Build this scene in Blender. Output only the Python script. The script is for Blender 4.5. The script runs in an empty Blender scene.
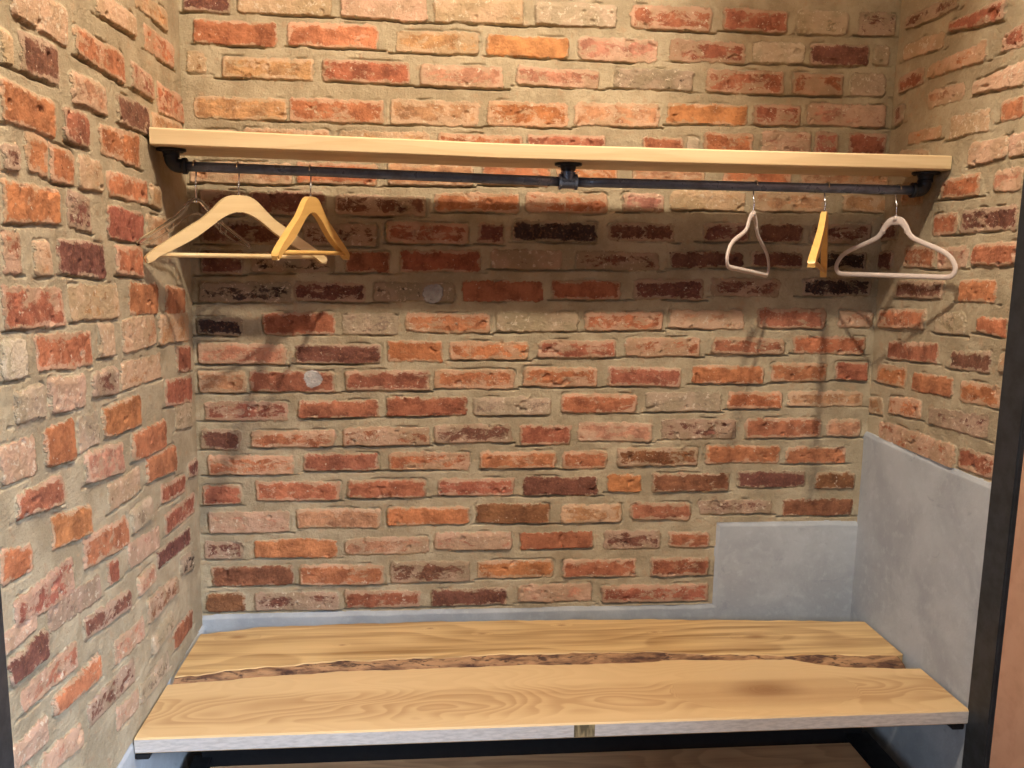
import bpy, bmesh, math, random
import numpy as np
from mathutils import Vector, Matrix
S = bpy.context.scene
COL = S.collection
random.seed(11)
W = 1.8            # niche width; X 0..W, back wall Y=0, room towards -Y, Z=0 at eye height
ZF = -1.42         # floor
ZC = 1.62          # ceiling

# ------------------------------------------------------------------ helpers
def lin(c):
    return tuple(((v/255)/12.92 if v/255 <= .04045 else ((v/255+.055)/1.055)**2.4) for v in c)

def new_obj(name, verts, faces, mat=None, parent=None, smooth=False):
    me = bpy.data.meshes.new(name)
    me.from_pydata([tuple(v) for v in verts], [], faces)
    me.update()
    o = bpy.data.objects.new(name, me)
    COL.objects.link(o)
    for m in (mat if isinstance(mat, (list, tuple)) else [mat]):
        if m: me.materials.append(m)
    if parent: o.parent = parent
    if smooth:
        for p in me.polygons: p.use_smooth = True
    return o

def tag(o, label=None, cat=None, group=None, kind=None):
    if label: o['label'] = label
    if cat: o['category'] = cat
    if group: o['group'] = group
    if kind: o['kind'] = kind
    return o

def empty(name, loc, label, cat, group=None):
    o = bpy.data.objects.new(name, None)
    COL.objects.link(o); o.location = loc; o.empty_display_size = .05
    return tag(o, label, cat, group)

def bm_obj(name, bm, mat, parent=None, smooth=False):
    bmesh.ops.recalc_face_normals(bm, faces=bm.faces)
    me = bpy.data.meshes.new(name); bm.to_mesh(me); bm.free()
    o = bpy.data.objects.new(name, me); COL.objects.link(o)
    for m in (mat if isinstance(mat, (list, tuple)) else [mat]): me.materials.append(m)
    if parent: o.parent = parent
    if smooth:
        for p in me.polygons: p.use_smooth = True
    return o

def box(bm, x0, x1, y0, y1, z0, z1, bev=0):
    r = bmesh.ops.create_cube(bm, size=1)
    vs = r['verts']
    for v in vs:
        v.co = Vector((x0+(v.co.x+.5)*(x1-x0), y0+(v.co.y+.5)*(y1-y0), z0+(v.co.z+.5)*(z1-z0)))
    if bev:
        es = list({e for v in vs for e in v.link_edges})
        bmesh.ops.bevel(bm, geom=es, offset=bev, segments=2, affect='EDGES')

def lathe(bm, c, axis, prof, n=28):
    """revolve (t along axis, radius) profile about axis through c"""
    c = Vector(c); a = Vector(axis).normalized()
    s = a.orthogonal().normalized(); t = a.cross(s)
    rings = []
    for (h, r) in prof:
        rings.append([bm.verts.new(c+a*h+(s*math.cos(k*2*math.pi/n)+t*math.sin(k*2*math.pi/n))*max(r, 1e-5)) for k in range(n)])
    for A, B in zip(rings, rings[1:]):
        for k in range(n):
            bm.faces.new((A[k], A[(k+1) % n], B[(k+1) % n], B[k]))
    bm.faces.new(rings[0][::-1]); bm.faces.new(rings[-1])

def sweep(bm, pts, rad, n=10, closed=False, flat=None, up=None):
    """tube along pts. rad: number or list (in-plane radius); flat: list/number radius along 'up'"""
    P = [Vector(p) for p in pts]; m = len(P)
    R = rad if isinstance(rad, (list, tuple)) else [rad]*m
    F = flat if isinstance(flat, (list, tuple)) else [flat if flat else None]*m
    rings = []
    prev = None
    for i, p in enumerate(P):
        if closed: t = P[(i+1) % m]-P[i-1]
        else: t = P[min(i+1, m-1)]-P[max(i-1, 0)]
        t.normalize()
        if up is not None: b = Vector(up)
        else:
            b = prev if prev is not None else t.orthogonal()
        b = (b-t*b.dot(t)).normalized(); prev = b
        a = t.cross(b).normalized()
        fb = F[i] if F[i] else R[i]
        rings.append([bm.verts.new(p+a*R[i]*math.cos(k*2*math.pi/n)+b*fb*math.sin(k*2*math.pi/n)) for k in range(n)])
    rng = range(m) if closed else range(m-1)
    for i in rng:
        A = rings[i]; B = rings[(i+1) % m]
        for k in range(n):
            bm.faces.new((A[k], A[(k+1) % n], B[(k+1) % n], B[k]))
    if not closed:
        bm.faces.new(rings[0][::-1]); bm.faces.new(rings[-1])

def catmull(pts, sub=6, closed=False):
    P = [Vector(p) for p in pts]; n = len(P); out = []
    for i in (range(n) if closed else range(n-1)):
        p1 = P[i]; p2 = P[(i+1) % n]
        p0 = P[i-1] if (closed or i > 0) else p1
        p3 = P[(i+2) % n] if (closed or i < n-2) else p2
        for k in range(sub):
            t = k/sub
            out.append(.5*((2*p1)+(p2-p0)*t+(2*p0-5*p1+4*p2-p3)*t*t+(3*p1-p0-3*p2+p3)*t**3))
    if not closed: out.append(P[-1])
    return out

# ------------------------------------------------------------------ node helpers
class NT:
    def __init__(s, name):
        s.m = bpy.data.materials.new(name); s.m.use_nodes = True
        s.t = s.m.node_tree; s.t.nodes.clear()
        s.out = s.t.nodes.new('ShaderNodeOutputMaterial')
        s.b = s.t.nodes.new('ShaderNodeBsdfPrincipled')
        s.t.links.new(s.b.outputs[0], s.out.inputs[0])
    def n(s, k, **kw):
        x = s.t.nodes.new(k)
        for a, v in kw.items(): setattr(x, a, v)
        return x
    def link(s, a, b): s.t.links.new(a, b)
    def put(s, sock, v):
        if hasattr(v, 'is_output') or isinstance(v, bpy.types.NodeSocket): s.link(v, sock)
        else: sock.default_value = v
    def math(s, op, a, b=0, c=None, clamp=False):
        x = s.n('ShaderNodeMath', operation=op, use_clamp=clamp)
        s.put(x.inputs[0], a); s.put(x.inputs[1], b)
        if c is not None: s.put(x.inputs[2], c)
        return x.outputs[0]
    def coords(s, scale=(1, 1, 1), loc=(0, 0, 0), rot=(0, 0, 0)):
        tc = s.n('ShaderNodeTexCoord'); mp = s.n('ShaderNodeMapping')
        mp.inputs['Scale'].default_value = scale; mp.inputs['Location'].default_value = loc
        mp.inputs['Rotation'].default_value = rot
        s.link(tc.outputs['Object'], mp.inputs[0]); return mp.outputs[0]
    def noise(s, vec, scale, detail=4, rough=.55, dist=0):
        x = s.n('ShaderNodeTexNoise'); s.link(vec, x.inputs['Vector'])
        x.inputs['Scale'].default_value = scale; x.inputs['Detail'].default_value = detail
        x.inputs['Roughness'].default_value = rough; x.inputs['Distortion'].default_value = dist
        return x.outputs['Fac']
    def step(s, v, a, b, lo=0., hi=1.):
        x = s.n('ShaderNodeMapRange', interpolation_type='SMOOTHSTEP')
        s.put(x.inputs[0], v); s.put(x.inputs[1], a); s.put(x.inputs[2], b)
        x.inputs[3].default_value = lo; x.inputs[4].default_value = hi
        return x.outputs[0]
    def mix(s, f, a, b, mode='MIX'):
        x = s.n('ShaderNodeMix', data_type='RGBA', blend_type=mode)
        s.put(x.inputs[0], f)
        s.put(x.inputs[6], a if not isinstance(a, tuple) else (*a[:3], 1))
        s.put(x.inputs[7], b if not isinstance(b, tuple) else (*b[:3], 1))
        return x.outputs[2]
    def bump(s, h, dist=.001, st=1.):
        x = s.n('ShaderNodeBump'); x.inputs['Strength'].default_value = st
        x.inputs['Distance'].default_value = dist; s.link(h, x.inputs['Height'])
        s.link(x.outputs[0], s.b.inputs['Normal'])
    def col(s, c): s.put(s.b.inputs['Base Color'], (*c[:3], 1) if isinstance(c, tuple) else c)
    def rough(s, r): s.put(s.b.inputs['Roughness'], r)

def simple(name, rgb, rough=.5, metal=0., spec=.5):
    t = NT(name); t.col(lin(rgb)); t.rough(rough)
    t.b.inputs['Metallic'].default_value = metal
    t.b.inputs['Specular IOR Level'].default_value = spec
    return t.m
BRICKS = '''
back=8 120 564 616 562 614 d3;134 359 566 619 566 619 t7;378 588 565 623 563 621 p6;605 826 563 624 565 626 t6;854 1060 567 624 567 624 g7;1094 1304 567 627 567 627 r4;1330 1503 574 630 572 628 r3;1527 1662 574 635 572 633 g6;1689 1791 577 636 575 634 d5;29 226 491 549 489 547 r2;250 468 494 552 494 552 o3;512 716 489 543 491 545 t4;731 941 489 541 489 541 y1;962 1168 489 546 487 544 p4;1197 1395 495 548 493 546 r4;1413 1553 497 551 499 553 w8;1567 1725 498 552 500 554 d2;1736 1779 503 555 503 555 g6;12 59 422 475 422 475 t5;94 311 415 466 413 464 t3;332 546 416 468 414 466 r3;571 777 411 466 411 466 p4;809 1022 421 469 419 467 p4;1058 1262 424 475 422 473 b6;1294 1502 420 479 422 481 r4;1524 1661 423 480 423 480 r4;1680 1777 425 484 425 484 g7;24 246 319 373 317 371 t3;253 482 319 376 317 374 o3;497 718 318 380 318 380 t4;738 943 322 383 322 383 o4;958 1180 328 387 330 389 t4;1196 1412 340 392 342 394 y2;1425 1553 344 397 344 397 r4;1570 1784 349 406 347 404 p5;8 122 241 293 243 295 t4;136 349 245 300 245 300 t3;368 596 245 301 247 303 t5;613 828 248 302 248 302 o4;838 1043 250 305 252 307 r3;1137 1247 257 309 255 307 r2;1252 1287 259 311 257 309 w7;1297 1430 264 324 262 322 o3;1451 1583 270 333 270 333 p5;1588 1659 273 333 273 333 r4;1686 1790 274 335 272 333 r3;8 255 163 216 165 218 t4;265 466 168 221 168 221 o3;491 704 172 228 170 226 t3;725 901 176 233 176 233 o3;916 1077 180 237 182 239 o4;1114 1309 185 243 187 245 t4;1354 1539 194 252 194 252 o3;1564 1805 196 258 198 260 t4;30 144 89 150 87 148 d4;153 339 89 150 89 150 d3;359 586 94 146 94 146 d4;606 823 106 155 108 157 o3;838 1053 111 162 111 162 o4;1090 1201 118 166 118 166 p4;1216 1417 125 176 125 176 t6;1441 1635 128 179 126 177 t4;1682 1817 130 176 128 174 t4;27 247 16 72 16 72 d3;276 465 17 74 17 74 d5;485 696 27 82 25 80 r4;719 785 30 83 28 81 d2;806 1030 38 92 36 90 b2;1056 1233 42 90 42 90 d3;1308 1433 45 94 47 96 d3;1460 1577 46 95 46 95 d2;1600 1771 45 98 47 100 d4;25 132 -61 -1 -59 1 d3;149 357 -53 -3 -51 -1 b5;382 495 -49 6 -49 6 r2;520 727 -45 11 -43 13 r2;753 937 -35 16 -35 16 d6;971 1194 -31 16 -33 14 d5;1223 1423 -24 18 -22 20 d1;1445 1582 -19 23 -21 21 d2;1610 1760 -22 26 -24 24 b3;17 248 -129 -76 -129 -76 b5;253 436 -123 -72 -125 -74 d3;452 661 -123 -71 -121 -69 b6;679 889 -120 -66 -118 -64 r0;910 1096 -111 -59 -111 -59 r2;1128 1319 -108 -53 -108 -53 d3;1338 1527 -97 -47 -99 -49 d4;1587 1780 -92 -44 -92 -44 b3;9 125 -213 -165 -213 -165 b3;174 357 -210 -151 -208 -149 r2;375 517 -209 -152 -207 -150 g5;533 752 -201 -149 -201 -149 o4;768 984 -197 -145 -195 -143 g6;1000 1212 -192 -142 -190 -140 o4;1228 1433 -183 -132 -185 -134 p5;1468 1658 -182 -126 -182 -126 r3;1694 1793 -177 -128 -179 -130 p5;11 233 -286 -230 -288 -232 p4;255 471 -284 -233 -282 -231 d2;486 631 -276 -221 -278 -223 o2;646 856 -271 -221 -271 -221 o4;880 1088 -265 -217 -263 -215 r4;1112 1316 -261 -207 -259 -205 o5;1346 1551 -252 -204 -254 -206 r4;1573 1779 -248 -199 -250 -201 o3;8 130 -360 -303 -360 -303 t4;138 353 -356 -301 -358 -303 r2;378 597 -354 -298 -354 -298 r3;608 820 -348 -295 -348 -295 o4;841 1039 -341 -287 -343 -289 o4;1066 1268 -340 -286 -342 -288 r3;1298 1497 -332 -281 -332 -281 o2;1517 1672 -327 -275 -325 -273 o3;1697 1791 -322 -269 -324 -271 r2;21 232 -433 -380 -433 -380 r4;255 465 -426 -379 -424 -377 r2;483 697 -421 -370 -419 -368 r1;710 920 -420 -369 -420 -369 g5;944 1150 -411 -359 -413 -361 o3;1172 1382 -409 -354 -409 -354 g6;1398 1553 -401 -351 -401 -351 o3;1569 1783 -395 -351 -395 -351 t4;8 113 -508 -453 -510 -455 d3;134 351 -503 -458 -501 -456 r4;369 598 -500 -449 -500 -449 r5;608 815 -494 -443 -492 -441 d4;834 974 -500 -445 -498 -443 r2;990 1195 -490 -436 -492 -438 p4;1219 1428 -484 -428 -484 -428 d5;1453 1666 -483 -427 -481 -425 r3;1683 1784 -478 -428 -480 -430 t3;25 244 -576 -523 -576 -523 o4;267 464 -567 -519 -567 -519 r2;490 704 -565 -516 -567 -518 o4;730 935 -565 -515 -565 -515 o3;951 1077 -566 -516 -566 -516 o3;1101 1326 -560 -507 -558 -505 n4;1345 1557 -553 -500 -555 -502 o2;1574 1747 -556 -507 -556 -507 o2;8 109 -657 -603 -655 -601 r2;145 362 -646 -592 -648 -594 o3;380 587 -641 -590 -641 -590 r2;617 823 -637 -588 -639 -590 r3;847 1052 -640 -587 -640 -587 d1;1076 1170 -630 -579 -632 -581 o0;1201 1417 -632 -579 -632 -579 n2;1439 1634 -623 -575 -623 -575 d2;1663 1779 -628 -579 -628 -579 n2;20 228 -734 -674 -732 -672 p5;246 468 -722 -667 -724 -669 t3;484 705 -717 -665 -717 -665 o2;721 922 -716 -660 -718 -662 n1;952 1121 -717 -664 -717 -664 t4;1143 1314 -710 -659 -712 -661 r3;1333 1544 -696 -655 -698 -657 d5;1573 1776 -704 -655 -706 -657 n1;8 110 -805 -753 -807 -755 d4;135 354 -803 -750 -805 -752 o1;373 598 -798 -750 -796 -748 p4;609 820 -788 -737 -790 -739 p5;842 1043 -791 -743 -789 -741 r0;1071 1230 -794 -740 -792 -738 d4;1250 1369 -789 -743 -791 -745 r3;25 235 -881 -825 -879 -823 n1;251 475 -881 -822 -883 -824 o3;491 707 -879 -819 -877 -817 d4;726 934 -871 -819 -871 -819 o3;959 1166 -873 -821 -871 -819 r3;1203 1371 -873 -817 -875 -819 r3;8 110 -951 -898 -951 -898 n1;131 355 -951 -898 -953 -900 d5;368 574 -948 -897 -950 -899 r3;599 812 -950 -898 -948 -896 d2;839 1045 -942 -890 -942 -890 p5;1070 1375 -948 -896 -948 -896 r4;12 62 672 726 672 726 n2;76 191 672 726 672 726 r1;205 440 672 726 672 726 t3;454 694 672 726 672 726 p2;708 948 672 726 672 726 t3;962 1202 672 726 672 726 t1;1216 1444 672 726 672 726 p1;1458 1698 672 726 672 726 t6;13 248 744 798 744 798 t2;262 502 744 798 744 798 r3;516 744 744 798 744 798 d4;758 986 744 798 744 798 n4;1000 1240 744 798 744 798 r6;1254 1482 744 798 744 798 t4;1496 1611 744 798 744 798 o3;1625 1790 744 798 744 798 o4;12 92 816 870 816 870 n3;106 341 816 870 816 870 n2;355 470 816 870 816 870 p4;484 599 816 870 816 870 t2;613 848 816 870 816 870 r2;862 1097 816 870 816 870 p3;1111 1346 816 870 816 870 t4;1360 1600 816 870 816 870 p1;1614 1790 816 870 816 870 r6;12 83 888 942 888 942 n5;97 212 888 942 888 942 p4;226 461 888 942 888 942 o1;475 715 888 942 888 942 o4;729 969 888 942 888 942 n3;983 1223 888 942 888 942 n2;1237 1472 888 942 888 942 t1;1486 1726 888 942 888 942 o3;1740 1790 888 942 888 942 n1;12 229 960 1014 960 1014 t4;243 483 960 1014 960 1014 n3;497 612 960 1014 960 1014 r4;626 741 960 1014 960 1014 o1;755 990 960 1014 960 1014 p3;1004 1244 960 1014 960 1014 t4;1258 1373 960 1014 960 1014 o6;1387 1627 960 1014 960 1014 d3;1641 1756 960 1014 960 1014 t1;12 196 1032 1086 1032 1086 n2;210 450 1032 1086 1032 1086 d2;464 692 1032 1086 1032 1086 t3;706 934 1032 1086 1032 1086 p1;948 1188 1032 1086 1032 1086 o6;1202 1430 1032 1086 1032 1086 o5;1444 1679 1032 1086 1032 1086 t6;1693 1790 1032 1086 1032 1086 t5;12 231 1104 1158 1104 1158 r4;245 473 1104 1158 1104 1158 t2;487 727 1104 1158 1104 1158 n6;741 976 1104 1158 1104 1158 d1;990 1230 1104 1158 1104 1158 t5;1244 1359 1104 1158 1104 1158 n5;1373 1601 1104 1158 1104 1158 n5;1615 1730 1104 1158 1104 1158 p5;1744 1790 1104 1158 1104 1158 t2;12 186 1176 1230 1176 1230 t6;200 428 1176 1230 1176 1230 r4;442 677 1176 1230 1176 1230 p2;691 931 1176 1230 1176 1230 r3;945 1173 1176 1230 1176 1230 r5;1187 1415 1176 1230 1176 1230 d5;1429 1664 1176 1230 1176 1230 o4;1678 1790 1176 1230 1176 1230 t6;12 143 1248 1302 1248 1302 r3;157 392 1248 1302 1248 1302 p1;406 646 1248 1302 1248 1302 n1;660 888 1248 1302 1248 1302 n1;902 1142 1248 1302 1248 1302 r5;1156 1271 1248 1302 1248 1302 d5;1285 1520 1248 1302 1248 1302 n1;1534 1774 1248 1302 1248 1302 d4;12 80 1320 1374 1320 1374 n6;94 209 1320 1374 1320 1374 p2;223 338 1320 1374 1320 1374 d2;352 580 1320 1374 1320 1374 t2;594 822 1320 1374 1320 1374 p6;836 1076 1320 1374 1320 1374 t4;1090 1330 1320 1374 1320 1374 t3;1344 1572 1320 1374 1320 1374 t4;1586 1790 1320 1374 1320 1374 o3;12 203 1392 1446 1392 1446 t6;217 457 1392 1446 1392 1446 p3;471 586 1392 1446 1392 1446 t5;600 835 1392 1446 1392 1446 r5;849 1084 1392 1446 1392 1446 t6;1098 1326 1392 1446 1392 1446 p3;1340 1575 1392 1446 1392 1446 n3;1589 1704 1392 1446 1392 1446 r6;1718 1790 1392 1446 1392 1446 p1;12 212 1464 1518 1464 1518 o3;226 466 1464 1518 1464 1518 o2;480 595 1464 1518 1464 1518 n5;609 849 1464 1518 1464 1518 p6;863 1103 1464 1518 1464 1518 t1;1117 1357 1464 1518 1464 1518 r2;1371 1606 1464 1518 1464 1518 r1;1620 1790 1464 1518 1464 1518 o1;12 176 1536 1590 1536 1590 d3;190 430 1536 1590 1536 1590 d6;444 684 1536 1590 1536 1590 d2;698 813 1536 1590 1536 1590 r6;827 1062 1536 1590 1536 1590 p3;1076 1311 1536 1590 1536 1590 d5;1325 1565 1536 1590 1536 1590 p4;1579 1790 1536 1590 1536 1590 r3
left=-893 -862 262 301 263 299 t4;-837 -710 263 311 263 314 d3;-859 -666 338 384 332 384 t8;-640 -401 329 367 324 371 o3;-532 -331 425 455 431 465 t6;-272 -63 422 465 425 467 o4;-316 -99 495 521 497 533 t4;-368 -235 327 368 323 362 r4;-210 1 304 358 308 361 o4;-667 -510 246 289 250 290 t4;-455 -265 246 291 244 293 d2;-909 -740 181 230 178 225 o2;-700 -598 180 227 178 225 r3;-549 -331 177 220 171 228 o3;-246 -24 243 289 246 294 t4;-916 -866 112 139 115 141 d4;-843 -771 118 165 115 163 o3;-764 -667 111 160 109 153 o3;-651 -545 109 153 107 152 t5;-526 -293 104 139 100 138 o3;-287 -213 99 134 94 131 t3;-924 -738 40 89 43 87 o2;-704 -605 41 91 33 85 d4;-532 -335 26 75 16 69 r1;-316 -166 16 68 11 66 t4;-935 -880 -32 18 -33 18 r4;-840 -779 -36 4 -38 5 t5;-750 -557 -35 10 -50 3 d1;-502 -351 -43 2 -53 -1 o3;-946 -743 -111 -58 -122 -70 r3;-719 -498 -115 -66 -126 -74 t5;-438 -265 -124 -74 -135 -79 o1;-210 -71 -139 -83 -148 -95 o1;-957 -884 -182 -135 -185 -139 w9;-855 -639 -183 -138 -201 -150 o3;-606 -533 -191 -137 -195 -143 t6;-486 -288 -197 -141 -199 -145 t5;-268 -38 -204 -145 -215 -158 t4;-818 -680 -256 -211 -268 -221 p6;-653 -524 -258 -227 -270 -226 d4;-503 -259 -269 -223 -276 -234 t5;-147 -32 -280 -231 -293 -239 r2;-933 -832 -247 -211 -258 -217 g6;-240 -34 -348 -298 -372 -314 r2;-609 -400 -342 -296 -357 -302 o1;-846 -736 -337 -287 -347 -288 o1;-720 -624 -342 -295 -346 -296 g5;-979 -870 -329 -283 -338 -288 p7;-469 -245 -420 -374 -439 -385 o1;-699 -514 -404 -359 -428 -376 p3;-174 -34 -415 -368 -433 -383 g4;-949 -789 -389 -366 -412 -368 r2;-389 -187 -485 -443 -510 -457 o1;-601 -427 -485 -443 -492 -451 t6;-300 -117 -560 -527 -582 -547 r3;-839 -687 -474 -429 -494 -453 o2;-97 -8 -554 -527 -567 -534 d3;-999 -902 -469 -430 -478 -448 o2;-725 -514 -550 -505 -576 -527 o3;-496 -368 -562 -526 -564 -528 g5;-282 -39 -640 -600 -654 -616 r3;-971 -765 -546 -514 -573 -519 r4;-626 -571 -619 -584 -629 -592 r1;-869 -656 -599 -568 -628 -593 d6;-522 -319 -627 -586 -651 -611 p5;-347 -85 -694 -668 -723 -691 d1;-740 -522 -676 -646 -705 -675 d3;-476 -369 -703 -673 -709 -678 p4;-186 -68 -773 -740 -795 -760 b4;-431 -221 -784 -742 -797 -764 n4;-1002 -880 -621 -591 -634 -595 d1;-973 -769 -678 -655 -704 -666 r4;-619 -453 -783 -746 -801 -765 p4;-872 -677 -742 -717 -774 -737 o2;-263 -97 -930 -892 -938 -903 r1;-745 -521 -836 -803 -861 -819 d4;-1012 -896 -745 -724 -767 -729 p7;-508 -304 -926 -897 -949 -917 g4;-628 -508 -914 -878 -926 -897 p5;-925 -773 -816 -791 -850 -815 p5;-1046 -959 -787 -756 -804 -774 r4;-1015 -906 -568 -547 -574 -550 p6;-417 -263 -861 -831 -868 -836 g5;-1058 -943 -1000 -946 -1000 -946 o4;-1058 -920 -928 -874 -928 -874 d3;-1058 -1023 -424 -370 -424 -370 d3;-1058 -1007 -280 -226 -280 -226 t5;-1058 -991 -64 -10 -64 -10 p1;-1058 -955 368 422 368 422 o4;-1058 -988 440 494 440 494 o2;-974 -734 440 494 440 494 o6;-1058 -860 512 566 512 566 d3;-846 -611 512 566 512 566 t5;-597 -357 512 566 512 566 r1;-1058 -849 584 638 584 638 n3;-835 -607 584 638 584 638 n5;-593 -353 584 638 584 638 d2;-339 -104 584 638 584 638 d2;-1058 -1013 656 710 656 710 d2;-999 -771 656 710 656 710 o5;-757 -529 656 710 656 710 d3;-515 -275 656 710 656 710 n3;-261 -21 656 710 656 710 r2;-1058 -837 728 782 728 782 r6;-823 -588 728 782 728 782 d3;-574 -459 728 782 728 782 o2;-445 -205 728 782 728 782 t4;-191 -12 728 782 728 782 p4;-1058 -970 800 854 800 854 t4;-956 -841 800 854 800 854 n1;-827 -592 800 854 800 854 r2;-578 -350 800 854 800 854 r3;-336 -96 800 854 800 854 t5;-82 -12 800 854 800 854 p6;-1019 -791 872 926 872 926 p6;-777 -542 872 926 872 926 r2;-528 -300 872 926 872 926 r5;-286 -46 872 926 872 926 o1;-1058 -880 944 998 944 998 n6;-866 -638 944 998 944 998 p4;-624 -389 944 998 944 998 t6;-375 -260 944 998 944 998 r2;-246 -131 944 998 944 998 p4;-117 -12 944 998 944 998 t1;-1058 -934 1016 1070 1016 1070 t1;-920 -805 1016 1070 1016 1070 r1;-791 -563 1016 1070 1016 1070 t5;-549 -309 1016 1070 1016 1070 o1;-295 -180 1016 1070 1016 1070 r6;-166 -12 1016 1070 1016 1070 o2;-1058 -977 1088 1142 1088 1142 p3;-963 -723 1088 1142 1088 1142 o6;-709 -474 1088 1142 1088 1142 t4;-460 -220 1088 1142 1088 1142 n5;-206 -12 1088 1142 1088 1142 p1;-1058 -854 1160 1214 1160 1214 p3;-840 -600 1160 1214 1160 1214 t6;-586 -358 1160 1214 1160 1214 p6;-344 -116 1160 1214 1160 1214 r6;-102 -12 1160 1214 1160 1214 d5;-1058 -988 1232 1286 1232 1286 t3;-974 -734 1232 1286 1232 1286 t5;-720 -485 1232 1286 1232 1286 p2;-471 -243 1232 1286 1232 1286 p2;-229 -114 1232 1286 1232 1286 t1;-100 -12 1232 1286 1232 1286 d5;-1058 -870 1304 1358 1304 1358 r5;-856 -616 1304 1358 1304 1358 p1;-602 -362 1304 1358 1304 1358 n3;-348 -113 1304 1358 1304 1358 d1;-99 -12 1304 1358 1304 1358 r5;-1058 -877 1376 1430 1376 1430 p1;-863 -635 1376 1430 1376 1430 t3;-621 -381 1376 1430 1376 1430 d4;-367 -139 1376 1430 1376 1430 p6;-125 -12 1376 1430 1376 1430 r3;-1058 -931 1448 1502 1448 1502 o3;-917 -677 1448 1502 1448 1502 p3;-663 -428 1448 1502 1448 1502 r4;-414 -179 1448 1502 1448 1502 n4;-165 -12 1448 1502 1448 1502 t2;-1058 -993 1520 1574 1520 1574 n2;-979 -739 1520 1574 1520 1574 d6;-725 -490 1520 1574 1520 1574 o1;-476 -241 1520 1574 1520 1574 t5;-227 -12 1520 1574 1520 1574 p4
right=-257 -28 577 613 584 616 d4;-429 -224 506 552 531 554 r2;-212 -34 500 537 511 552 t7;-140 -23 432 476 430 471 r3;-378 -157 437 482 439 472 o5;-496 -421 440 488 442 476 r3;-58 -21 357 403 348 399 d3;-312 -163 369 405 370 411 t4;-509 -341 362 412 369 399 p5;-237 -87 294 322 294 324 o4;-408 -268 284 331 285 336 t8;-519 -442 296 342 300 341 o2;-477 -350 220 265 214 265 p5;-531 -480 218 266 219 267 p6;-399 -255 147 199 148 192 o3;-533 -442 146 199 153 195 p4;-329 -231 67 117 64 112 o3;-530 -340 70 121 67 118 d3;-255 -120 -14 43 -11 39 r3;-378 -264 -10 42 -14 36 p4;-542 -395 -3 46 -5 41 o2;-299 -100 -85 -39 -88 -45 d3;-489 -357 -82 -33 -87 -37 o1;-241 -18 -161 -110 -175 -125 o3;-394 -276 -161 -108 -163 -120 g5;-535 -437 -154 -111 -150 -116 o1;-303 -77 -236 -187 -252 -205 r2;-496 -351 -233 -186 -240 -201 d2;-173 -31 -317 -264 -320 -270 o3;-373 -201 -306 -261 -318 -271 o0;-536 -399 -304 -256 -309 -262 o3;-251 -99 -382 -333 -395 -348 o4;-505 -282 -376 -323 -386 -345 d5;-401 -60 -469 -412 -477 -421 r5;-544 -412 -457 -406 -462 -412 r3;-71 2 -406 -359 -412 -365 t4;-193 -53 227 270 231 287 t5;-185 -81 142 195 143 199 t4;-86 13 57 108 54 107 d3;-69 37 -17 32 -21 27 d2;-577 -524 -224 -183 -225 -183 t4;-598 -568 136 190 136 190 p6;-598 -528 352 406 352 406 d5;-598 -508 424 478 424 478 p2;-598 -535 496 550 496 550 d5;-598 -437 568 622 568 622 t3;-598 -367 640 694 640 694 t3;-353 -125 640 694 640 694 n6;-598 -445 712 766 712 766 n2;-431 -203 712 766 712 766 d2;-189 -12 712 766 712 766 t1;-598 -444 784 838 784 838 p1;-430 -195 784 838 784 838 n1;-181 -12 784 838 784 838 r2;-598 -434 856 910 856 910 d4;-420 -305 856 910 856 910 r6;-291 -176 856 910 856 910 d4;-162 -12 856 910 856 910 p1;-598 -452 928 982 928 982 o2;-438 -203 928 982 928 982 t1;-189 -74 928 982 928 982 r4;-60 -12 928 982 928 982 p2;-598 -467 1000 1054 1000 1054 p3;-453 -213 1000 1054 1000 1054 o3;-199 -12 1000 1054 1000 1054 o4;-598 -506 1072 1126 1072 1126 t3;-492 -252 1072 1126 1072 1126 t5;-238 -12 1072 1126 1072 1126 t2;-598 -507 1144 1198 1144 1198 t5;-493 -253 1144 1198 1144 1198 n1;-239 -12 1144 1198 1144 1198 t1;-598 -392 1216 1270 1216 1270 t4;-378 -150 1216 1270 1216 1270 n4;-136 -12 1216 1270 1216 1270 t6;-598 -564 1288 1342 1288 1342 d1;-550 -322 1288 1342 1288 1342 t5;-308 -73 1288 1342 1288 1342 d4;-59 -12 1288 1342 1288 1342 d3;-598 -418 1360 1414 1360 1414 n5;-404 -164 1360 1414 1360 1414 t3;-150 -12 1360 1414 1360 1414 t5;-598 -369 1432 1486 1432 1486 n6;-355 -115 1432 1486 1432 1486 p2;-101 -12 1432 1486 1432 1486 r5;-561 -446 1504 1558 1504 1558 t5;-432 -197 1504 1558 1504 1558 t1;-183 -68 1504 1558 1504 1558 n3;-54 -12 1504 1558 1504 1558 d6
'''
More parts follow.
